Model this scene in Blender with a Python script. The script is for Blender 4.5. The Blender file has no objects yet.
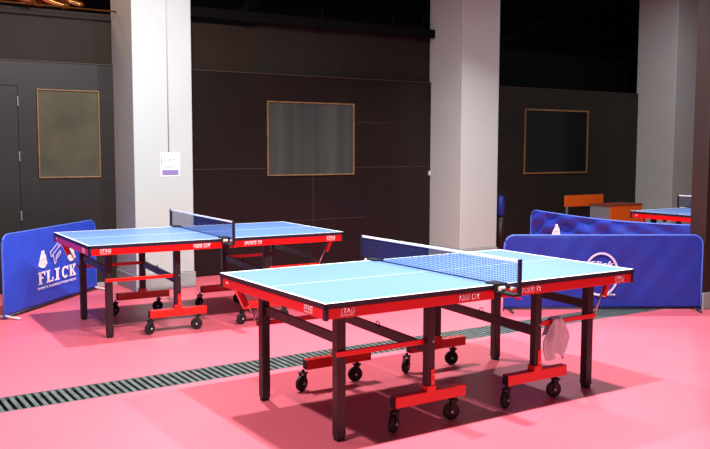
import bpy, bmesh, math, random
from mathutils import Vector, Matrix
random.seed(5)
C = bpy.context.scene.collection
S = bpy.context.scene

# ------------------------------------------------------------------ materials
def srgb(r, g, b):
    f = lambda c: (c/255/12.92) if c/255 <= .04045 else ((c/255+.055)/1.055)**2.4
    return (f(r), f(g), f(b), 1)
def mat(name, col, rough=.5, metal=0, spec=.5, noise=None, bump=None, coat=0, emis=None):
    """noise=(scale, amount) mottles the colour, bump=(scale, strength)"""
    m = bpy.data.materials.new(name); m.use_nodes = True
    nt = m.node_tree; b = nt.nodes['Principled BSDF']
    b.inputs['Base Color'].default_value = col
    b.inputs['Roughness'].default_value = rough
    b.inputs['Metallic'].default_value = metal
    b.inputs['Specular IOR Level'].default_value = spec
    b.inputs['Coat Weight'].default_value = coat
    if emis:
        b.inputs['Emission Color'].default_value = emis[0]; b.inputs['Emission Strength'].default_value = emis[1]
    tc = nt.nodes.new('ShaderNodeTexCoord')
    if noise:
        n = nt.nodes.new('ShaderNodeTexNoise'); n.inputs['Scale'].default_value = noise[0]; n.inputs['Detail'].default_value = 5
        nt.links.new(tc.outputs['Object'], n.inputs['Vector'])
        r = nt.nodes.new('ShaderNodeMapRange'); r.inputs[1].default_value = .3; r.inputs[2].default_value = .7
        r.inputs[3].default_value = 1-noise[1]; r.inputs[4].default_value = 1+noise[1]
        nt.links.new(n.outputs['Fac'], r.inputs[0])
        mx = nt.nodes.new('ShaderNodeVectorMath'); mx.operation = 'SCALE'
        mx.inputs[0].default_value = col[:3]; nt.links.new(r.outputs[0], mx.inputs['Scale'])
        nt.links.new(mx.outputs[0], b.inputs['Base Color'])
    if bump:
        n2 = nt.nodes.new('ShaderNodeTexNoise'); n2.inputs['Scale'].default_value = bump[0]; n2.inputs['Detail'].default_value = 4
        nt.links.new(tc.outputs['Object'], n2.inputs['Vector'])
        bp = nt.nodes.new('ShaderNodeBump'); bp.inputs['Strength'].default_value = bump[1]; bp.inputs['Distance'].default_value = .02
        nt.links.new(n2.outputs['Fac'], bp.inputs['Height']); nt.links.new(bp.outputs[0], b.inputs['Normal'])
    return m
M = {}
M['floor']   = mat('pink_vinyl_floor', srgb(222, 98, 113), .42, spec=.5, noise=(.7, .07), bump=(60, .03))
M['top']     = mat('sky_blue_table_paint', srgb(98, 131, 200), .4, noise=(1.2, .03))
M['line']    = mat('white_line_paint', srgb(245, 248, 250), .4)
M['edge']    = mat('black_edge_trim', srgb(30, 27, 45), .4)
M['red']     = mat('red_enamel', srgb(222, 8, 10), .33, noise=(4, .04), coat=.3)
M['red2']    = mat('red_orange_enamel', srgb(228, 24, 8), .38, coat=.2)
M['leg']     = mat('black_enamel_steel', srgb(30, 21, 26), .42, noise=(6, .1))
M['rubber']  = mat('black_rubber', srgb(16, 15, 17), .6)
M['chrome']  = mat('zinc_steel', srgb(190, 188, 188), .28, metal=.8)
M['hub']     = mat('wheel_hub_plastic', srgb(190, 185, 185), .5)
M['wprint']  = mat('white_print', srgb(250, 238, 240), .5)
M['net']     = mat('dark_blue_net_cord', srgb(18, 36, 100), .8)
M['tape']    = mat('white_net_tape', srgb(240, 242, 250), .7)
M['post']    = mat('navy_net_post', srgb(18, 22, 48), .4)
M['knob']    = mat('cream_plastic', srgb(225, 220, 205), .4)
M['column']  = mat('white_column_plaster', srgb(176, 183, 179), .6, noise=(2.2, .02), bump=(9, .05))
M['plinth']  = mat('grey_plinth_cement', srgb(146, 153, 151), .6, noise=(9, .08))
M['wood_d']  = mat('dark_brown_laminate', srgb(28, 20, 18), .34, spec=.25, noise=(1.8, .10), bump=(2.5, .05))
M['wood_d2'] = mat('glare_greyed_laminate', srgb(40, 37, 35), .40, spec=.3, noise=(1.8, .10), bump=(2.5, .05))  # greyer than the middle bay: glare on the left wall mixed into the colour
M['wood_d3'] = mat('olive_brown_laminate', srgb(34, 32, 27), .42, spec=.25, noise=(1.8, .10), bump=(2.5, .05))
M['wood_u']  = mat('upper_panel_lit', srgb(35, 24, 16), .6, spec=.2, noise=(3, .10))  # lit copy of the upper boarding, light falloff put into the colour
M['wood_u2'] = mat('upper_panel_dim', srgb(30, 27, 22), .6, spec=.2, noise=(3, .10))  # same boarding further right, toned down to paint in the light falloff
M['seam']    = mat('panel_seam', srgb(60, 44, 33), .6)
M['oak']     = mat('raw_pine_bead', srgb(118, 88, 50), .55, noise=(14, .25))
M['redwood'] = mat('dark_red_brown_cladding', srgb(40, 20, 15), .5, noise=(2, .1))
M['pane1']   = mat('olive_window_glass', srgb(76, 73, 58), .18, noise=(2.5, .25))
M['pane3']   = mat('dark_window_glass', srgb(24, 25, 28), .08, spec=.4)
M['black']   = mat('black_paint', srgb(7, 7, 9), .8, spec=.1)
M['ceil']    = mat('dark_ceiling', srgb(30, 26, 34), .8, noise=(1.5, .2))
M['blue']    = mat('royal_blue_fabric', srgb(34, 70, 196), .55, noise=(5, .05), bump=(14, .25))
M['blue2']   = mat('deep_blue_fabric', srgb(22, 42, 142), .55, noise=(5, .05), bump=(9, .3))
M['blue_t']  = mat('blue_piping', srgb(70, 104, 205), .6)
M['tube']    = mat('dark_frame_tube', srgb(28, 26, 36), .4)
M['pale']    = mat('pale_steel_foot', srgb(205, 200, 205), .4)
M['pprint']  = mat('pale_lilac_print', srgb(205, 190, 222), .6)
M['towel']   = mat('grey_white_terry', srgb(228, 246, 248), .95, bump=(140, .5))
M['orange']  = mat('orange_board', srgb(214, 92, 8), .5, noise=(6, .06))
M['obrown']  = mat('brown_desk_top', srgb(112, 52, 30), .5)
M['gsteel']  = mat('grey_painted_steel', srgb(110, 112, 118), .5)
M['grate']   = mat('cast_grey_grating', srgb(84, 92, 90), .45, noise=(14, .35))
M['drain']   = mat('dark_drain_channel', srgb(16, 16, 18), .8)
M['copper']  = mat('copper_wrapped_pipe', srgb(196, 130, 70), .22, metal=1)
M['paper']   = mat('white_paper', srgb(240, 244, 250), .6)
M['violet']  = mat('grey_violet_band', srgb(128, 116, 165), .6)
M['ink']     = mat('grey_ink', srgb(110, 112, 150), .6)

# window glass backed by a curtain: soft vertical folds in the film
def curtain_pane():
    m = mat('grey_curtained_glass', srgb(80, 84, 80), .15)
    nt = m.node_tree; b = nt.nodes['Principled BSDF']
    tc = nt.nodes.new('ShaderNodeTexCoord'); mp = nt.nodes.new('ShaderNodeMapping'); mp.inputs['Scale'].default_value = (4.2, 1, .12)
    n = nt.nodes.new('ShaderNodeTexNoise'); n.inputs['Scale'].default_value = 1.3; n.inputs['Detail'].default_value = 1
    nt.links.new(tc.outputs['Object'], mp.inputs[0]); nt.links.new(mp.outputs[0], n.inputs['Vector'])
    cr = nt.nodes.new('ShaderNodeValToRGB')
    cr.color_ramp.elements[0].position = .35; cr.color_ramp.elements[0].color = srgb(54, 57, 55)
    cr.color_ramp.elements[1].position = .65; cr.color_ramp.elements[1].color = srgb(66, 70, 67)
    nt.links.new(n.outputs['Fac'], cr.inputs[0]); nt.links.new(cr.outputs[0], b.inputs['Base Color'])
    return m
M['pane2'] = curtain_pane()

# ------------------------------------------------------------------ mesh helpers
def box(bm, x0, x1, y0, y1, z0, z1, bev=0):
    v = [bm.verts.new(p) for p in [(x0,y0,z0),(x1,y0,z0),(x1,y1,z0),(x0,y1,z0),(x0,y0,z1),(x1,y0,z1),(x1,y1,z1),(x0,y1,z1)]]
    fs = [bm.faces.new([v[i] for i in q]) for q in [(0,3,2,1),(4,5,6,7),(0,1,5,4),(1,2,6,5),(2,3,7,6),(3,0,4,7)]]
    if bev:
        es = list({e for f in fs for e in f.edges})
        bmesh.ops.bevel(bm, geom=es, offset=bev, segments=2, affect='EDGES', profile=.5)
def tube(bm, pts, r, n=10, cap=True):
    pts = [Vector(p) for p in pts]; rings = []
    for i, p in enumerate(pts):
        t = ((pts[min(i+1, len(pts)-1)]-pts[max(i-1, 0)])).normalized()
        a = Vector((0,0,1)) if abs(t.z) < .95 else Vector((1,0,0))
        u = t.cross(a).normalized(); w = t.cross(u)
        rr = r[i] if isinstance(r, (list, tuple)) else r
        rings.append([bm.verts.new(p+u*rr*math.cos(2*math.pi*k/n)+w*rr*math.sin(2*math.pi*k/n)) for k in range(n)])
    for a, b in zip(rings, rings[1:]):
        for k in range(n): bm.faces.new([a[k], a[(k+1)%n], b[(k+1)%n], b[k]])
    if cap:
        bm.faces.new(rings[0][::-1]); bm.faces.new(rings[-1])
def bar(bm, p, q, w, h, up=(0,0,1)):
    """rectangular bar from p to q, w across and h along 'up'"""
    p, q = Vector(p), Vector(q); t = (q-p).normalized(); up = Vector(up)
    s = t.cross(up).normalized()*w/2; u = s.normalized().cross(t)*h/2
    a = [bm.verts.new(p+x) for x in (s+u, -s+u, -s-u, s-u)]; b = [bm.verts.new(q+x) for x in (s+u, -s+u, -s-u, s-u)]
    for k in range(4): bm.faces.new([a[k], a[(k+1)%4], b[(k+1)%4], b[k]])
    bm.faces.new(a[::-1]); bm.faces.new(b)
def lathe(bm, prof, c, axis='y', n=24):
    """prof: (radius, along) pairs turned about an axis through c"""
    rings = []
    for r, a in prof:
        ring = []
        for k in range(n):
            t = 2*math.pi*k/n; x, y = r*math.cos(t), r*math.sin(t)
            P = {'y': (x, a, y), 'z': (x, y, a), 'x': (a, x, y)}[axis]
            ring.append(bm.verts.new((c[0]+P[0], c[1]+P[1], c[2]+P[2])))
        rings.append(ring)
    for a, b in zip(rings, rings[1:]):
        for k in range(n): bm.faces.new([a[k], a[(k+1)%n], b[(k+1)%n], b[k]])
    bm.faces.new(rings[0][::-1]); bm.faces.new(rings[-1])
def obj(name, bm, m, parent=None, smooth=False):
    bmesh.ops.recalc_face_normals(bm, faces=bm.faces)
    me = bpy.data.meshes.new(name); bm.to_mesh(me); bm.free()
    if smooth:
        for p in me.polygons: p.use_smooth = True
    me.materials.append(m)
    o = bpy.data.objects.new(name, me); C.objects.link(o)
    if parent: o.parent = parent
    return o
def B(*boxes, bev=0):
    bm = bmesh.new()
    for b in boxes: box(bm, *b, bev=bev)
    return bm
def thing(name, label, cat, loc=(0,0,0), rz=0, group=None):
    o = bpy.data.objects.new(name, None); C.objects.link(o); o.empty_display_size = .1
    o.location = loc; o.rotation_euler = (0,0,rz); o['label'] = label; o['category'] = cat
    if group: o['group'] = group
    return o
def tag(o, label, cat, group=None):
    o['label'] = label; o['category'] = cat
    if group: o['group'] = group
    return o
def struct(name, bm, m, parent=None):
    o = obj(name, bm, m, parent)
    if not parent: o['kind'] = 'structure'
    return o
def copy_tree(o, parent=None):
    c = o.copy(); C.objects.link(c); c.parent = parent
    for ch in [x for x in bpy.data.objects if x.parent == o]: copy_tree(ch, c)
    return c
def text_mesh(name, s, height, width, m, parent, origin, xdir, zdir, depth=.0012, shear=0, bold=.0):
    """raised lettering: fitted to width x height, standing on origin along xdir"""
    cu = bpy.data.curves.new(name, 'FONT'); cu.body = s; cu.size = 1; cu.shear = shear; cu.offset = bold; cu.resolution_u = 3
    t = bpy.data.objects.new('tmp', cu); C.objects.link(t)
    bpy.context.view_layer.update()
    me = bpy.data.meshes.new_from_object(t.evaluated_get(bpy.context.evaluated_depsgraph_get()))
    bpy.data.objects.remove(t); bpy.data.curves.remove(cu)
    xs = [v.co.x for v in me.vertices]; ys = [v.co.y for v in me.vertices]
    x0, x1, y0, y1 = min(xs), max(xs), min(ys), max(ys)
    X, Z = Vector(xdir).normalized(), Vector(zdir).normalized(); N = X.cross(Z)
    bm = bmesh.new(); bm.from_mesh(me); bpy.data.meshes.remove(me)
    for v in bm.verts:
        v.co = Vector(origin)+X*((v.co.x-x0)/(x1-x0)*width)+Z*((v.co.y-y0)/(y1-y0)*height)+N*.0008
    ex = bmesh.ops.extrude_face_region(bm, geom=bm.faces[:])
    for v in [g for g in ex['geom'] if isinstance(g, bmesh.types.BMVert)]: v.co += N*depth
    return obj(name, bm, m, parent)
def poly_mesh(polys, origin, X, N, off=.0015, depth=.0012, bm=None):
    """flat printed shapes: polygons in (along, up) laid on a vertical plane"""
    bm = bm or bmesh.new(); X = Vector(X).normalized(); N = Vector(N).normalized(); O = Vector(origin)
    for pg in polys:
        a = [bm.verts.new(O+X*s+Vector((0,0,1))*z+N*off) for s, z in pg]
        b = [bm.verts.new(O+X*s+Vector((0,0,1))*z+N*(off+depth)) for s, z in pg]
        n = len(pg); bm.faces.new(a[::-1]); bm.faces.new(b)
        for k in range(n): bm.faces.new([a[k], a[(k+1)%n], b[(k+1)%n], b[k]])
    return bm

# ------------------------------------------------------------------ setting
GX0, GX1, GY0, GY1 = -6, 7.4, 1.005, 1.33          # drain gutter
bm = bmesh.new()
box(bm, -9, 14, -7, GY0, -.1, 0); box(bm, -9, 14, GY1, 9, -.1, 0)
box(bm, -9, GX0, GY0, GY1, -.1, 0); box(bm, GX1, 14, GY0, GY1, -.1, 0)
struct('floor', bm, M['floor'])
d = thing('floor_drain', 'long grey slatted drain grating crossing the pink floor', 'drain', (0, 1.17, -.08))
obj('channel', B((GX0, GX1, -.165, .16, 0, .012), (GX0, GX1, -.165, -.155, 0, .075), (GX0, GX1, .15, .16, 0, .075)), M['drain'], d)
bm = bmesh.new()
x = GX0+.02
while x < GX1-.02:
    box(bm, x, x+.0255, -.147, .142, .066, .080); x += .0485
box(bm, GX0, GX1, -.16, -.147, .06, .080); box(bm, GX0, GX1, .142, .155, .06, .080)
obj('grate', bm, M['grate'], d)

# partition wall behind: three bays between the columns
WY = 5.2; ZT = 2.39
def bay(name, x0, x1, m):
    w = struct(name, B((x0, x1, WY, WY+.06, 0, ZT)), m)
    return w
wl = bay('wall_left', -6, .0, M['wood_d2']); wb = bay('wall_back', .0, 4.4, M['wood_d']); wr = bay('wall_right', 4.4, 12.5, M['wood_d3'])
def seam(parent, x0, x1, z0, z1):
    obj('panel_seam', B((x0, x1, WY-.002, WY, z0, z1)), M['seam'], parent)
seam(wb, 0.0, 1.55, 1.25, 1.256); seam(wb, 2.82, 4.2, 1.25, 1.256); seam(wb, 1.9, 3.0, .60, .605); seam(wb, 2.2, 2.206, .02, 1.16); seam(wb, 2.85, 3.4, 1.83, 1.834)
seam(wl, -1.25, -.2, 1.168, 1.173); seam(wl, -.45, -.2, 2.04, 2.045)
seam(wr, 4.6, 8.5, 1.22, 1.224)
obj('top_bead', B((-6, 12.5, WY-.012, WY, ZT-.008, ZT)), M['seam'], wb)
# upper boarding, set a little back over the left and middle bays
up = struct('wall_upper_left', B((-6, 1.45, WY+.05, WY+.10, ZT-.01, 2.93)), M['wood_u'])
up2 = struct('wall_upper_back', B((1.45, 5.0, WY+.05, WY+.10, ZT-.01, 3.0)), M['wood_u2'])
struct('dark_void_right', B((5.0, 12.5, WY+.55, WY+.6, ZT-.5, 3.0)), M['black'])  # black sheet standing in for the unlit void above the right bay
# rear of the hall above the partition, ceiling, side wall behind the far table
struct('wall_rear', B((-9, 14, 8.6, 8.7, 0, 5.2)), M['ceil'])
struct('wall_far_right', B((13.8, 13.9, -1.5, 8.6, 0, 5.2)), M['wood_d3'])
struct('ceiling', B((-9, 14, -1.5, 8.7, 5.2, 5.3)), M['ceil'])
for n, z0, xa, xb, yy in (('ceiling_beam', 2.985, .2, 4.2, 5.12), ('ceiling_beam', 3.42, -6, 12.5, 6.2)):
    b_ = obj(n, B((xa, xb, yy, yy+.12, z0, z0+.10), (xa, xb, yy, yy+.02, z0-.012, z0+.0), bev=0), M['black'])
    tag(b_, ['long black steel beam running above the brown upper boarding', 'black steel beam further back above the partition'][yy > 6], 'beam')
    if yy < 6:
        for bx in (1.25, 2.28, 3.35, 3.85):
            br = bmesh.new(); box(br, bx-.05, bx+.05, yy-.03, yy+.05, z0-.03, z0+.0, bev=.008); tube(br, [(bx, yy+.02, z0-.03), (bx+.03, yy+.02, z0+.25)], .012)
            obj('bracket', br, M['black'], b_)
for (xa, xb, za, zb, yy) in ((1.2, 3.2, 3.05, 4.2, 5.7), (4.2, 2.6, 3.05, 4.4, 5.7), (3.6, 4.3, 3.05, 4.0, 5.8), (5.8, 8.0, 3.05, 4.0, 6.0)):
    br = bmesh.new(); bar(br, (xa, yy, za), (xb, yy, zb), .06, .07, (0,1,0))
    tag(obj('roof_brace', br, M['black']), {1.2: 'black diagonal roof brace rising right beside the wide white pillar', 4.2: 'black diagonal roof brace rising left above the middle bay',
        3.6: 'short black roof brace beside the pink topped pillar', 5.8: 'black roof brace in the dark right bay'}[xa], 'brace')
# copper wrapped pipes over the left bay
for k, (x0, x1, z0, z1, y0) in enumerate(((-1.75, -1.1, 3.20, 2.99, 5.15), (-1.55, -.95, 3.22, 2.976, 5.38), (-1.35, -.72, 3.24, 2.976, 5.275), (-.95, -.55, 3.16, 3.02, 5.35))):
    br = bmesh.new(); pts = [(x0+(x1-x0)*t, y0, z0+(z1-z0)*(1-(1-t)**1.6)) for t in [i/8 for i in range(9)]]
    tube(br, pts, .045, 14)
    wp = obj('wrapped_pipe', br, M['copper'], smooth=True)
    hb = bmesh.new(); h_ = pts[3]; tube(hb, [(h_[0], h_[1], h_[2]+.03), (h_[0], h_[1], 5.2)], .006, 6); obj('hanger', hb, M['black'], wp)
    tag(wp, ['shiny copper coloured pipe at the far upper left corner', 'copper coloured pipe, second from the upper left corner',
        'copper coloured pipe, third from the upper left corner', 'short copper coloured pipe nearest the left white pillar'][k], 'pipe', 'copper pipes above the left wall')
br = bmesh.new(); tube(br, [(-6, 5.05, 2.945), (-.2, 5.05, 2.935)], .010); tag(obj('conduit', br, M['copper'], smooth=True), 'thin straight brass conduit along the top of the left wall', 'pipe')

# windows in the partition
def window(name, x0, x1, z0, z1, pane, bw=.022, glassdark=None):
    w = bpy.data.objects.new(name, None); C.objects.link(w); w.location = ((x0+x1)/2, WY, z0); w['kind'] = 'structure'
    hw = (x1-x0)/2; h = z1-z0
    obj('pane', B((-hw+bw, hw-bw, -.006, -.001, bw, h-bw)), M[pane], w)
    obj('window_frame', B((-hw, hw, -.02, 0, 0, bw), (-hw, hw, -.02, 0, h-bw, h), (-hw, -hw+bw, -.02, 0, bw, h-bw), (hw-bw, hw, -.02, 0, bw, h-bw), bev=.003), M['oak'], w)
    return w
window('window_1', -1.10, -.455, 1.18, 2.105, 'pane1', .014)
window('window_2', 1.56, 2.81, 1.16, 2.065, 'pane2', .016)
w3 = window('window_3', 5.80, 7.16, 1.12, 2.085, 'pane3', .024)
# left door leaf
dr = bpy.data.objects.new('door_1', None); C.objects.link(dr); dr.location = (-1.75, WY, 0); dr['kind'] = 'structure'
obj('door_leaf', B((-.45, .46, -.03, -.001, .01, 2.13), bev=.004), M['wood_d2'], dr)
obj('door_frame', B((.46, .50, -.04, -.001, 0, 2.17), (-.5, .46, -.04, -.001, 2.13, 2.17), (-.5, -.45, -.04, -.001, 0, 2.13)), M['wood_d2'], dr)
for z in (.75, 1.36, 1.92):
    obj('hinge', B((.45, .462, -.05, -.03, z, z+.10)), M['gsteel'], dr)
obj('skirting_left', B((-1.25, -.30, WY-.02, WY-.001, 0, .035)), M['plinth']).name = 'baseboard_left'
bpy.data.objects['baseboard_left']['kind'] = 'structure'
tag(obj('door_catch', B((4.02, 4.05, WY-.03, WY-.001, 1.13, 1.19), bev=.004), M['hub']), 'small white catch on the brown wall left of the middle pillar', 'catch')

# white columns
CZ = 5.2
def column(name, label, x0, x1, y0, y1, m='column', ph=.17, pm='plinth'):
    c = thing(name, label, 'column', ((x0+x1)/2, (y0+y1)/2, 0)); hx, hy = (x1-x0)/2, (y1-y0)/2
    obj('shaft', B((-hx, hx, -hy, hy, ph, CZ), bev=.008), M[m], c)
    obj('plinth', B((-hx-.012, hx+.012, -hy-.012, hy+.012, 0, ph), bev=.006), M[pm], c)
    return c
c1 = column('pillar', 'white square pillar with a paper notice, behind the left table', -.295, .345, 4.56, WY+.04)
c2 = column('pillar', 'white square pillar standing left of the orange desks, pinkish at its top', 4.06, 4.70, 4.55, WY+.04)
c3 = column('pillar', 'white square pillar behind the orange desk and far table', 8.34, 8.96, 4.5, WY+.04)
c4 = column('clad_pillar', 'dark red brown clad pillar at the right edge', 3.845, 4.5, .78, .95, 'redwood', .16)
# notice on the pillar
n = thing('paper_notice', 'small white notice with a violet band on the left pillar', 'notice', (.09, 4.56, 1.2))
obj('sheet', B((-.105, .105, -.004, -.0005, 0, .25)), M['paper'], n)
obj('band', B((-.09, .09, -.006, -.004, .012, .068)), M['violet'], n)
bm = bmesh.new()
for (a, b, c, e) in ((-.07, -.05, .165, .18), (-.02, .0, .165, .18), (.035, .05, .165, .185), (-.1, -.092, .12, .22)): box(bm, a, b, -.006, -.004, c, e)
for k in range(7): box(bm, -.062+k*.018, -.05+k*.018, -.006, -.004, .092, .106)
obj('small_print', bm, M['ink'], n)
bm = bmesh.new(); tube(bm, [(.075, 4.555, 1.46), (.072, 4.555, 5.1)], .006)
tag(obj('wall_cable', bm, M['column'], smooth=True), 'thin white cable running up the left pillar above the notice', 'cable')
sw = bmesh.new(); box(sw, 4.094, 4.105, 4.58, 4.60, .72, .80, bev=.003)
tag(obj('pillar_hook', sw, M['gsteel']), 'small dark hook on the middle pillar corner above the net', 'hook')

# ------------------------------------------------------------------ table tennis table
HL, HW, HT = 1.1165, .609, .76
def make_table(label):
    t = thing('table_tennis_table', label, 'table')
    for s in (-1, 1):
        xs = sorted((s*.008, s*(HL-.014)))
        obj('playing_surface', B((xs[0], xs[1], -HW+.014, HW-.014, HT-.02, HT)), M['top'], t)
        e = bmesh.new(); a, b = sorted((s*.006, s*HL)); z0, z1 = HT-.024, HT-.0006
        box(e, a, b, -HW, -HW+.014, z0, z1); box(e, a, b, HW-.014, HW, z0, z1)
        c, d_ = sorted((s*(HL-.014), s*HL)); box(e, c, d_, -HW, HW, z0, z1)
        obj('edge_trim', e, M['edge'], t)
        l = bmesh.new(); w = .017; zl0, zl1 = HT, HT+.0008
        box(l, a, b, -HW+.001, -HW+w, zl0, zl1); box(l, a, b, HW-w, HW-.001, zl0, zl1)
        c, d_ = sorted((s*(HL-w), s*(HL-.001))); box(l, c, d_, -HW+w, HW-w, zl0, zl1)
        a2, b2 = sorted((s*.008, s*(HL-w))); box(l, a2, b2, -.0015, .0015, zl0, zl1)
        obj('white_lines', l, M['line'], t)
        for q in (-1, 1):
            y0, y1 = sorted((q*(HW-.004), q*(HW-.026))); a3, b3 = sorted((s*.035, s*(HL-.022)))
            obj('side_rail', B((a3, b3, y0, y1, .682, HT-.026), bev=.002), M['red'], t)
            y0, y1 = sorted((q*(HW-.001), q*(HW-.03))); a3, b3 = sorted((s*(HL-.001), s*(HL-.022)))
            obj('corner_guard', B((a3, b3, y0, y1, .676, HT-.024), bev=.004), M['edge'], t)
        a3, b3 = sorted((s*(HL-.004), s*(HL-.022)))
        obj('end_rail', B((a3, b3, -HW+.03, HW-.03, .682, HT-.026), bev=.002), M['red'], t)
        # inner rail by the split, undercarriage
        a3, b3 = sorted((s*.03, s*.05)); obj('middle_rail', B((a3, b3, -HW+.03, HW-.03, .69, HT-.026)), M['leg'], t)
        for q in (-1, 1):
            X, Y = s*.92, q*.42
            lg = obj('leg', B((X-.026, X+.026, Y-.026, Y+.026, .02, .735), bev=.004), M['leg'], t)
            obj('foot_pad', B((X-.023, X+.023, Y-.023, Y+.023, 0, .03), bev=.006), M['rubber'], lg)
            X = s*.40+.022; Y = q*.47
            ps = obj('post', B((X-.026, X+.026, Y-.022, Y+.022, .19, .735), bev=.004), M['leg'], t)
            pb = B((X-.004, X+.022, Y-.028, Y-.0221, .19, .315)) if q < 0 else B((X-.004, X+.022, Y+.0221, Y+.028, .19, .315))
            sl = obj('height_plate', pb, M['red2'], ps)
            for z in (.242, .285):
                rb = bmesh.new(); lathe(rb, [(.005, -.0), (.005, .003)], (X+.009, Y-.031 if q < 0 else Y+.028, z), 'y', 10)
                obj('rivet', rb, M['chrome'], ps)
            obj('post_bolt', (lambda m_: (lathe(m_, [(.006, 0), (.006, .004)], (X+.012, Y-.0261 if q < 0 else Y+.0221, .465), 'y', 10), m_)[1])(bmesh.new()), M['chrome'], ps)
            ft = obj('foot_bar', B((X-.235, X+.245, Y-.026, Y+.026, .132, .195), bev=.004), M['red2'], t)
            obj('end_cap', B((X-.238, X-.2345, Y-.023, Y+.023, .135, .192)), M['rubber'], ft)
            obj('collar', B((X-.032, X+.03, Y-.031, Y+.029, .19, .225), bev=.003), M['red2'], ft)
            for k, dx in enumerate((-.2, .2)):
                cx = s*.40+dx-(.028 if q > 0 else .003); lean = .012
                c = thing_part('caster', t, (cx, Y, 0))
                f = bmesh.new(); lathe(f, [(.009, .115), (.009, .134)], (0, 0, 0), 'z', 12)
                box(f, -.024, .024, -.022, .022, .108, .117, bev=.003)
                for side in (-1, 1): bar(f, (0, side*.0185, .112), (-lean, side*.0185, .046), .004, .026, (1,0,0))
                obj('fork', f, M['rubber'], c)
                wv = bmesh.new(); lathe(wv, [(.020, -.0125), (.040, -.0125), (.047, -.009), (.049, 0), (.047, .009), (.040, .0125), (.020, .0125)], (-lean, 0, .049), 'y', 28)
                obj('wheel', wv, M['rubber'], c, smooth=False)
                hv = bmesh.new(); lathe(hv, [(.008, -.0235), (.008, .0235)], (-lean, 0, .049), 'y', 12)
                obj('hub', hv, M['hub'], c)
                c.rotation_euler = (0, 0, (.45, -.35)[k]*(1 if (s*q) > 0 else .7))
            # red side bar from post to past the leg
            xa, xb = sorted((X+s*.01, s*.955)); yb = q*.452
            obj('side_bar', B((xa, xb, yb-.008, yb+.008, .448, .476), bev=.002), M['red2'], t)
        cb = bmesh.new(); X = s*.40+.022; bar(cb, (X, -.45, .425), (X, .45, .455), .022, .055)
        cbo = obj('cross_bar', cb, M['leg'], t)
        lp = bmesh.new(); pts = [(X-.012, .0+.018*math.cos(a), .475+.018*math.sin(a)) for a in [i*math.pi/6-.6 for i in range(12)]]
        tube(lp, pts, .003, 6); obj('hook', lp, M['rubber'], cbo)
        X = s*.92; cb = bmesh.new(); bar(cb, (X, -.42, .53), (X, .42, .55), .022, .05); obj('cross_bar', cb, M['leg'], t)
        # folding stay with its red bracket, on the diagonal corners
        q = 1 if s < 0 else -1
        st = bmesh.new(); tube(st, [(s*1.045, q*.445, .66), (s*.955, q*.445, .465)], .0055, 8)
        sto = obj('folding_stay', st, M['chrome'], t, smooth=True)
        kb = bmesh.new(); bar(kb, (s*1.085, q*.445, .69), (s*1.03, q*.445, .575), .03, .028, (0,1,0)); obj('stay_bracket', kb, M['red'], sto)
        kb = bmesh.new(); lathe(kb, [(.012, -.03), (.02, -.026), (.02, .0), (.012, .004)], (s*1.03, .17, .672), 'x', 16)
        obj('knob', kb, M['rubber'], t)
    # lettering on the rails
    for (s, x, z, w, h) in (('STAG', -1.03, .7035, .085, .026), ('SPORTS', -1.028, .6905, .08, .009), ('1000 DX', -.285, .694, .150, .034),
                            ('SPORTS TX', .160, .694, .165, .032), ('STAG', .945, .7035, .085, .026), ('SPORTS', .948, .6905, .08, .009)):
        text_mesh('lettering', s, h, w, M['wprint'], t, (x, -HW+.004, z), (1,0,0), (0,0,1), shear=.25 if s != 'STAG' else .12, bold=.012)
    for (s, y, z, w, h) in (('STAG', -.40, .7035, .085, .026), ('SPORTS', -.402, .6905, .08, .009)):
        text_mesh('lettering', s, h, w, M['wprint'], t, (-HL+.004, y, z), (0,-1,0), (0,0,1), shear=.15, bold=.018)
    text_mesh('lettering', 'STAG', .014, .035, M['wprint'], t, (-HL+.004, .53, .705), (0,-1,0), (0,0,1), bold=.01)
    return t
def thing_part(name, parent, loc):
    o = bpy.data.objects.new(name, None); C.objects.link(o); o.parent = parent; o.location = loc; o.empty_display_size = .05
    return o
def make_net(label):
    """net set: two clamped posts, cord net with white tape"""
    t = thing('table_net', label, 'net', (0, 0, HT))
    Y = .7625; H = .1525
    for q in (-1, 1):
        y = q*Y
        p = obj('post', B((-.011, .011, y-.008, y+.008, -.035, H+.004), bev=.003), M['post'], t)
        cl = bmesh.new(); ya, yb = sorted((q*(HW+.004), q*(Y+.01)))
        box(cl, -.045, .010, ya, yb, -.042, -.028, bev=.003)
        ya, yb = sorted((q*(HW-.07), q*(HW+.03))); box(cl, -.045, .03, ya, yb, .002, .012, bev=.003)
        ya, yb = sorted((q*(HW+.004), q*(HW+.022))); box(cl, -.045, .03, ya, yb, -.045, .012, bev=.003)
        co = obj('clamp', cl, M['rubber'], t)
        k = bmesh.new(); lathe(k, [(.013, -.016), (.013, .016)], (-.03, q*(HW+.05), -.012), 'x', 14); obj('clamp_screw', k, M['knob'], co)
        k = bmesh.new(); lathe(k, [(.010, -.012), (.010, .012)], (.004, q*(HW+.10), -.008), 'x', 14); obj('clamp_screw', k, M['knob'], co)
        k = bmesh.new(); bar(k, (-.01, q*(HW+.07), -.045), (.012, q*(Y), -.058), .014, .010); obj('clamp_lever', k, M['red'], co)
    nm = bmesh.new(); r = .00085
    nv = 120
    for i in range(nv+1):
        y = -Y+.01+(2*Y-.02)*i/nv; box(nm, -r, r, y-r, y+r, .004, H-.012)
    nh = 11
    for i in range(nh+1):
        z = .004+(H-.018)*i/nh; box(nm, -r, r, -Y+.01, Y-.01, z-r, z+r)
    o = obj('mesh_panel', nm, M['net'], t)
    obj('top_tape', B((-.003, .003, -Y+.006, Y-.006, H-.014, H), bev=.001), M['tape'], t)
    obj('bottom_cord', B((-.002, .002, -Y+.006, Y-.006, .002, .006)), M['post'], t)
    return t
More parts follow.
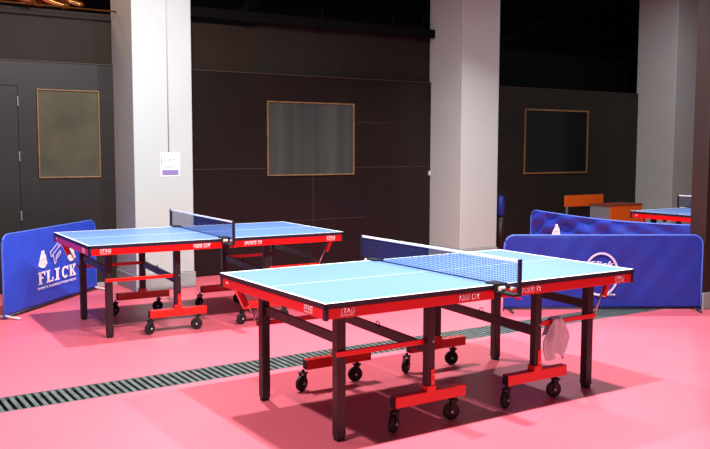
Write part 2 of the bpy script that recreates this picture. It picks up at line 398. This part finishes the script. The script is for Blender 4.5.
t1 = make_table('large blue topped table tennis table nearest the camera, red rails and casters')
n1 = make_net('blue cord net with white tape across the nearest table')
t2 = copy_tree(t1); n2 = copy_tree(n1)
P2 = Vector((-.2503, 2.978, 0)); A2 = -.035
t2.location = P2; t2.rotation_euler.z = A2; n2.location = P2+Vector((0,0,HT)); n2.rotation_euler.z = A2
t2['label'] = 'blue topped table tennis table standing by the left white pillar'
n2['label'] = 'cord net across the table beside the left white pillar'
t3 = copy_tree(t1); n3 = copy_tree(n1)
P3 = Vector((5.14+HL, 2.70-HW, 0)); t3.location = P3; n3.location = P3+Vector((0,0,HT))
t3['label'] = 'far blue table tennis table behind the blue barriers, partly hidden at right'
n3['label'] = 'net on the far table, cut off by the brown pillar'
for o in (t1, t2, t3): o['group'] = 'table tennis tables'
for o in (n1, n2, n3): o['group'] = 'nets on the tables'

# towel over the front red side bar
def towel():
    bm = bmesh.new(); nu, nv = 26, 30; rows = []
    for j in range(nv+1):
        v = j/nv
        row = []
        for i in range(nu+1):
            u = i/nu
            L = .225
            if v < .30:    # short flap behind
                d = (.30-v)/.30*.10; y = .020; z = .478-d
            elif v < .38:
                a = (v-.30)/.08*math.pi; y = .020*math.cos(a); z = .478+.012*math.sin(a)
            else:
                d = (v-.38)/.62*(L+.02*math.sin(u*9)); y = -.020; z = .478-d
            spread = .035+.065*min(1, max(0, .485-z)/.13)
            if z < .3: spread -= .02*(.3-z)/.07
            fold = .02*math.sin(u*15+z*12)*min(1, (.49-z)*9)
            x = .600+(u-.5)*2*spread-.018*(.48-z)/.25
            row.append(bm.verts.new((x, -.452+y+fold*(.6 if y > 0 else -1)-(.004 if y < 0 else -.004)-(0 if y >= 0 else abs(fold)*.4), z)))
        rows.append(row)
    for a, b in zip(rows, rows[1:]):
        for k in range(nu): bm.faces.new([a[k], a[k+1], b[k+1], b[k]])
    o = obj('towel', bm, M['towel'], smooth=True)
    s = o.modifiers.new('thick', 'SOLIDIFY'); s.thickness = .005; s.offset = 0
    return tag(o, 'small greyish white towel hung over the red bar of the near table', 'towel')
towel()

# ------------------------------------------------------------------ barriers
def barrier(label, A, Bp, h, m, sag=0, wr=.006, folds=0, foot='pale', feet=(.05, .97), r=.09):
    A, Bp = Vector(A), Vector(Bp); L = (Bp-A).length; ang = math.atan2(Bp.y-A.y, Bp.x-A.x)
    t = thing('court_barrier', label, 'barrier', (A.x, A.y, 0), ang)
    def ztop(s):
        e = min(s, L-s); z = h-sag*math.sin(math.pi*s/L)
        if e < r: z -= r-math.sqrt(max(0, r*r-(r-e)**2))
        return z
    bm = bmesh.new(); nu, nv = 110, 36; rows = []
    rnd = random.Random(sum(map(ord, label)))
    ph = [rnd.uniform(0, 6.3) for _ in range(6)]
    for j in range(nv+1):
        row = []
        for i in range(nu+1):
            s = L*i/nu; zt = ztop(s); z = .03+(zt-.03)*j/nv; v = j/nv
            env = math.sin(math.pi*min(1, max(0, s/L)))**.4*math.sin(math.pi*v)**.5 if 0 < i < nu and 0 < j < nv else 0
            dgl = s*9+z*13
            y = wr*env*(math.sin(dgl+ph[0])*.6+math.sin(s*23-z*17+ph[1])*.3+math.sin(s*5+ph[2]))
            if folds: y += folds*env*(math.sin((s*.55+(h-z)*1.0)*26+1.5*math.sin(s*4))*math.exp(-s*1.1)+.35*math.sin(s*11+z*24))
            row.append(bm.verts.new((s, y, z)))
        rows.append(row)
    for a, b in zip(rows, rows[1:]):
        for k in range(nu): bm.faces.new([a[k], a[k+1], b[k+1], b[k]])
    f = obj('fabric', bm, M[m], t, smooth=True)
    s_ = f.modifiers.new('thick', 'SOLIDIFY'); s_.thickness = .006; s_.offset = 0
    pts = [(0.0, 0, .0)]+[(0, 0, z) for z in (.2, .4, ztop(0)-.02)]
    pts += [(s, 0, ztop(s)+.004) for s in [r*(1-math.cos(a)) for a in (.3, .6, .9, 1.2, 1.5)]]
    pts += [(s, 0, ztop(s)+.004) for s in [L*k/12 for k in range(1, 12)]]
    pts += [(L-s, 0, ztop(L-s)+.004) for s in [r*(1-math.cos(a)) for a in (1.5, 1.2, .9, .6, .3)]]
    pts += [(L, 0, z) for z in (ztop(L)-.02, .4, .2, 0)]
    tb = bmesh.new(); tube(tb, pts, .0085, 8); obj('piping', tb, M['blue_t'], t, smooth=True)
    tb = bmesh.new(); tube(tb, [(.0, 0, .022), (L, 0, .022)], .009, 8); obj('bottom_rail', tb, M['tube'], t, smooth=True)
    for k, ff in enumerate(feet):
        tb = bmesh.new(); x = L*ff
        tube(tb, [(x, .14, .012), (x, .06, .02), (x, 0, .03), (x, -.06, .02), (x, -.14, .012)], .011, 8)
        obj('foot', tb, M[foot], t, smooth=True)
    return t, L
HB = .738
bl, LL = barrier('blue barrier printed FLICK left of the tables', (-1.75, 3.77), (-.605, 4.95), HB, 'blue', feet=(.012, .985))
br_, LR = barrier('blue barrier with a white ring emblem, front one at right', (2.225, 1.74), (3.81, .78), .70, 'blue2', wr=.010, foot='tube', feet=(.03, .97))
bk, LK = barrier('wrinkled sagging blue barrier behind the ringed one', (4.36, 3.56), (4.19, 1.10), .745, 'blue2', sag=.035, wr=.008, folds=.075, foot='tube')

# FLICK print: slab-serif letters drawn as strokes
def flick(parent, s0, s1, z0, z1, y=-.012):
    w = (s1-s0); cw = w/5.0; H = z1-z0; pg = []
    def R(a, b, c, d): pg.append([(a, c), (b, c), (b, d), (a, d)])
    g = cw*.07; st = cw*.27; sf = H*.13
    def X(k): return s0+cw*k+g
    W = cw-2*g
    x = X(0); R(x+W*.12, x+W*.12+st, z0, z1); R(x, x+W*.55, z0, z0+sf); R(x, x+W, z1-sf, z1); R(x+W*.86, x+W, z1-H*.34, z1-sf); R(x+W*.3, x+W*.72, z0+H*.43, z0+H*.57)
    x = X(1); R(x+W*.12, x+W*.12+st, z0, z1); R(x, x+W, z0, z0+sf); R(x, x+W*.55, z1-sf, z1); R(x+W*.86, x+W, z0+sf, z0+H*.36)
    x = X(2)+W*.0; R(x+W*.3, x+W*.3+st*1.1, z0, z1); R(x+W*.1, x+W*.8, z0, z0+sf); R(x+W*.1, x+W*.8, z1-sf, z1)
    x = X(3); cx = x+W*.5; cz = (z0+z1)/2; n = 16
    for k in range(n):
        a0 = .75+(2*math.pi-1.5)*k/n; a1 = .75+(2*math.pi-1.5)*(k+1)/n
        q = lambda a, f, e: (cx+W*.5*f*math.cos(a), cz+H*.5*e*math.sin(a))
        pg.append([q(a0, 1, 1), q(a1, 1, 1), q(a1, .48, .72), q(a0, .48, .72)])
    R(x+W*.86, x+W, z1-H*.36, z1)
    x = X(4); R(x+W*.1, x+W*.1+st, z0, z1); R(x, x+W*.5, z0, z0+sf); R(x, x+W*.5, z1-sf, z1); R(x+W*.6, x+W*1.04, z0, z0+sf); R(x+W*.6, x+W*1.04, z1-sf, z1)
    pg.append([(x+W*.35, cz-H*.06), (x+W*.75, z1-sf), (x+W*.95, z1-sf), (x+W*.45, cz-H*.12)])
    pg.append([(x+W*.38, cz), (x+W*.7, z0+sf), (x+W*1.0, z0+sf), (x+W*.55, cz+H*.12)])
    return obj('flick_lettering', poly_mesh(pg, (0, y, 0), (1,0,0), (0,-1,0), 0, .0015), M['wprint'], parent)
flick(bl, .52, 1.215, .222, .340)
text_mesh('small_lettering', 'SPORTS FOUNDATION INDIA', .024, .70, M['wprint'], bl, (.515, -.0122, .172), (1,0,0), (0,0,1), bold=.01)
# line emblem: double slanted F
def stroke(pg, p, q, w):
    (a, b), (c, d_) = p, q; L = math.hypot(c-a, d_-b); nx, nz = -(d_-b)/L*w/2, (c-a)/L*w/2
    pg.append([(a+nx, b+nz), (c+nx, d_+nz), (c-nx, d_-nz), (a-nx, b-nz)])
pg = []; o_ = .745
for a, b in (((.0, .50), (.14, .58)), ((.0, .50), (.02, .46)), ((.03, .47), (.19, .56)), ((.06, .46), (.075, .385)), ((.075, .385), (.10, .40)), ((.10, .40), (.105, .455)),
             ((.105, .455), (.19, .505)), ((.19, .505), (.185, .475)), ((.185, .475), (.10, .425)), ((.14, .58), (.15, .555)), ((.02, .46), (.06, .47))):
    stroke(pg, (o_+a[0], a[1]), (o_+b[0], b[1]), .012)
obj('line_emblem', poly_mesh(pg, (0, -.012, 0), (1,0,0), (0,-1,0), 0, .0015), M['pprint'], bl)
# two shuttlecock shapes beside it
def shuttle(parent, s, z, flip):
    f = -1 if flip else 1; k = []
    k.append([(s-f*.02*1, z+.15), (s+f*.02, z+.152), (s+f*.03, z+.125), (s-f*.03, z+.12)])
    for a, b, c, d_ in ((-.035, -.012, -.085, -.045), (-.008, .016, -.038, .012), (.020, .040, .02, .072)):
        k.append([(s+f*a, z+.118), (s+f*b, z+.118), (s+f*d_, z+.02), (s+f*c, z+.012)])
    k.append([(s-f*.06, z+.07), (s+f*.055, z+.075), (s+f*.058, z+.058), (s-f*.065, z+.052)])
    k.append([(s-f*.085, z+.02), (s+f*.07, z+.03), (s+f*.03, z-.012), (s-f*.03, z-.01)])
    return obj('shuttlecock_emblem', poly_mesh(k, (0, -.012, 0), (1,0,0), (0,-1,0), 0, .0015), M['wprint'], parent)
shuttle(bl, .62, .385, False); shuttle(bl, 1.13, .385, True)

# ring emblem on the right barrier
def ring(parent, s, z, rs, rz_, w):
    pg = []; n = 44
    for k in range(n):
        a, b = 2*math.pi*k/n, 2*math.pi*(k+1)/n
        pg.append([(s+rs*math.cos(a), z+rz_*math.sin(a)), (s+rs*math.cos(b), z+rz_*math.sin(b)), (s+(rs-w)*math.cos(b), z+(rz_-w)*math.sin(b)), (s+(rs-w)*math.cos(a), z+(rz_-w)*math.sin(a))])
    return obj('ring_emblem', poly_mesh(pg, (0, -.022, 0), (1,0,0), (0,-1,0), 0, .0015), M['pprint'], parent)
RS, RZ = .90, .345
ring(br_, RS, RZ, .165, .205, .020)
text_mesh('script_lettering', 'Flick', .06, .25, M['pprint'], br_, (RS-.125, -.0225, RZ+.062), (1,0,0), (0,0,1), shear=.35, bold=.03)
text_mesh('small_lettering', 'WWW.FLICK.COM', .018, .27, M['wprint'], br_, (RS-.135, -.0225, RZ-.20), (1,0,0), (0,0,1), bold=.01)
shuttle(bk, .47, .455, False)

# ------------------------------------------------------------------ school furniture at the back
g = thing('school_bench', 'orange backed school bench on grey legs by the back wall', 'bench', (6.79, 4.75, 0))
obj('backrest', B((-.42, .42, .14, .16, .63, .80), bev=.004), M['orange'], g)
obj('seat', B((-.42, .42, -.16, .10, .42, .44), bev=.004), M['orange'], g)
for x in (-.37, .37):
    bm = bmesh.new(); bar(bm, (x, .15, 0), (x, .15, .66), .025, .025, (1,0,0)); bar(bm, (x, -.12, 0), (x, -.12, .42), .025, .025, (1,0,0)); bar(bm, (x, -.12, .40), (x, .15, .40), .02, .025)
    obj('leg_frame', bm, M['gsteel'], g)
g = thing('school_desk', 'orange fronted school desk with brown top beside the bench', 'desk', (6.73, 4.1, 0))
obj('desk_top', B((-.50, .20, -.17, .22, .70, .72), bev=.003), M['obrown'], g)
obj('front_panel', B((-.47, .19, -.165, -.15, .45, .70)), M['orange'], g)
obj('side_panel', B((-.48, -.47, -.15, .20, .45, .70)), M['gsteel'], g)
obj('shelf', B((-.46, .18, -.10, .18, .54, .555)), M['gsteel'], g)
for x in (-.45, .17):
    bm = bmesh.new(); bar(bm, (x, -.13, 0), (x, -.13, .70), .028, .028, (1,0,0)); bar(bm, (x, .17, 0), (x, .17, .70), .028, .028, (1,0,0)); bar(bm, (x, -.13, .06), (x, .17, .06), .025, .025)
    obj('leg_frame', bm, M['gsteel'], g)
# rolled thing standing behind the middle pillar
g = thing('rolled_barrier', 'rolled up blue barrier standing behind the middle pillar', 'barrier', (5.235, 5.06, 0))
bm = bmesh.new(); lathe(bm, [(.03, .52), (.055, .56), (.06, .68), (.05, .80), (.02, .83)], (0, 0, 0), 'z', 18); obj('blue_roll', bm, M['blue2'], g, smooth=True)
bm = bmesh.new(); lathe(bm, [(.05, 0), (.05, .52)], (0, 0, 0), 'z', 18); obj('wrapped_end', bm, M['redwood'], g, smooth=True)

# ------------------------------------------------------------------ light
def area(name, loc, size, power, col=(1,1,1), tgt=None, sy=None, spread=None):
    l = bpy.data.lights.new(name, 'AREA'); l.energy = power; l.color = col; l.size = size
    if sy: l.shape = 'RECTANGLE'; l.size_y = sy
    if spread: l.spread = math.radians(spread)
    o = bpy.data.objects.new(name, l); C.objects.link(o); o.location = loc
    if tgt: o.rotation_euler = (Vector(tgt)-Vector(loc)).to_track_quat('-Z', 'Y').to_euler()
    return o
LZ = 4.0
W_ = (1, .985, .99)
for x, y, p, sp in ((-2.7, -.73, 120, 180), (-.45, -.73, 200, 180), (1.1, -.73, 170, 180), (-2.8, 2.5, 45, 180), (-.6, 2.4, 185, 180), (3.4, 2.5, 100, 118), (6.8, 3.2, 40, 180)):
    area('hall_lamp', (x, y, LZ), .12, p, W_, spread=sp)
l = bpy.data.lights.new('warm_bulb', 'POINT'); l.energy = 14; l.color = (1, .62, .3); l.shadow_soft_size = .05
o = bpy.data.objects.new('warm_bulb', l); C.objects.link(o); o.location = (-1.1, 5.5, 3.45)
w = bpy.data.worlds.new('hall'); S.world = w; w.use_nodes = True
w.node_tree.nodes['Background'].inputs[0].default_value = (.62, .60, .66, 1)
w.node_tree.nodes['Background'].inputs[1].default_value = .13

# ------------------------------------------------------------------ camera
cam = bpy.data.cameras.new('camera'); co = bpy.data.objects.new('camera', cam); C.objects.link(co)
R_ = Vector((.83829505, -.54521182, .00234226)); U_ = Vector((.04693192, .07643931, .99596909)); D_ = Vector((.54319316, .83480603, -.08966653))
m4 = Matrix(((R_.x, U_.x, -D_.x, -3.19340812), (R_.y, U_.y, -D_.y, -4.06041308), (R_.z, U_.z, -D_.z, 1.50607787), (0, 0, 0, 1)))
co.matrix_world = m4
cam.sensor_width = 36; cam.lens = 853.723/710*36; cam.clip_start = .05
S.camera = co
S.view_settings.view_transform = 'Standard'; S.view_settings.look = 'None'; S.view_settings.gamma = 1
S.view_settings.use_curve_mapping = False; S.view_settings.exposure = 0.22
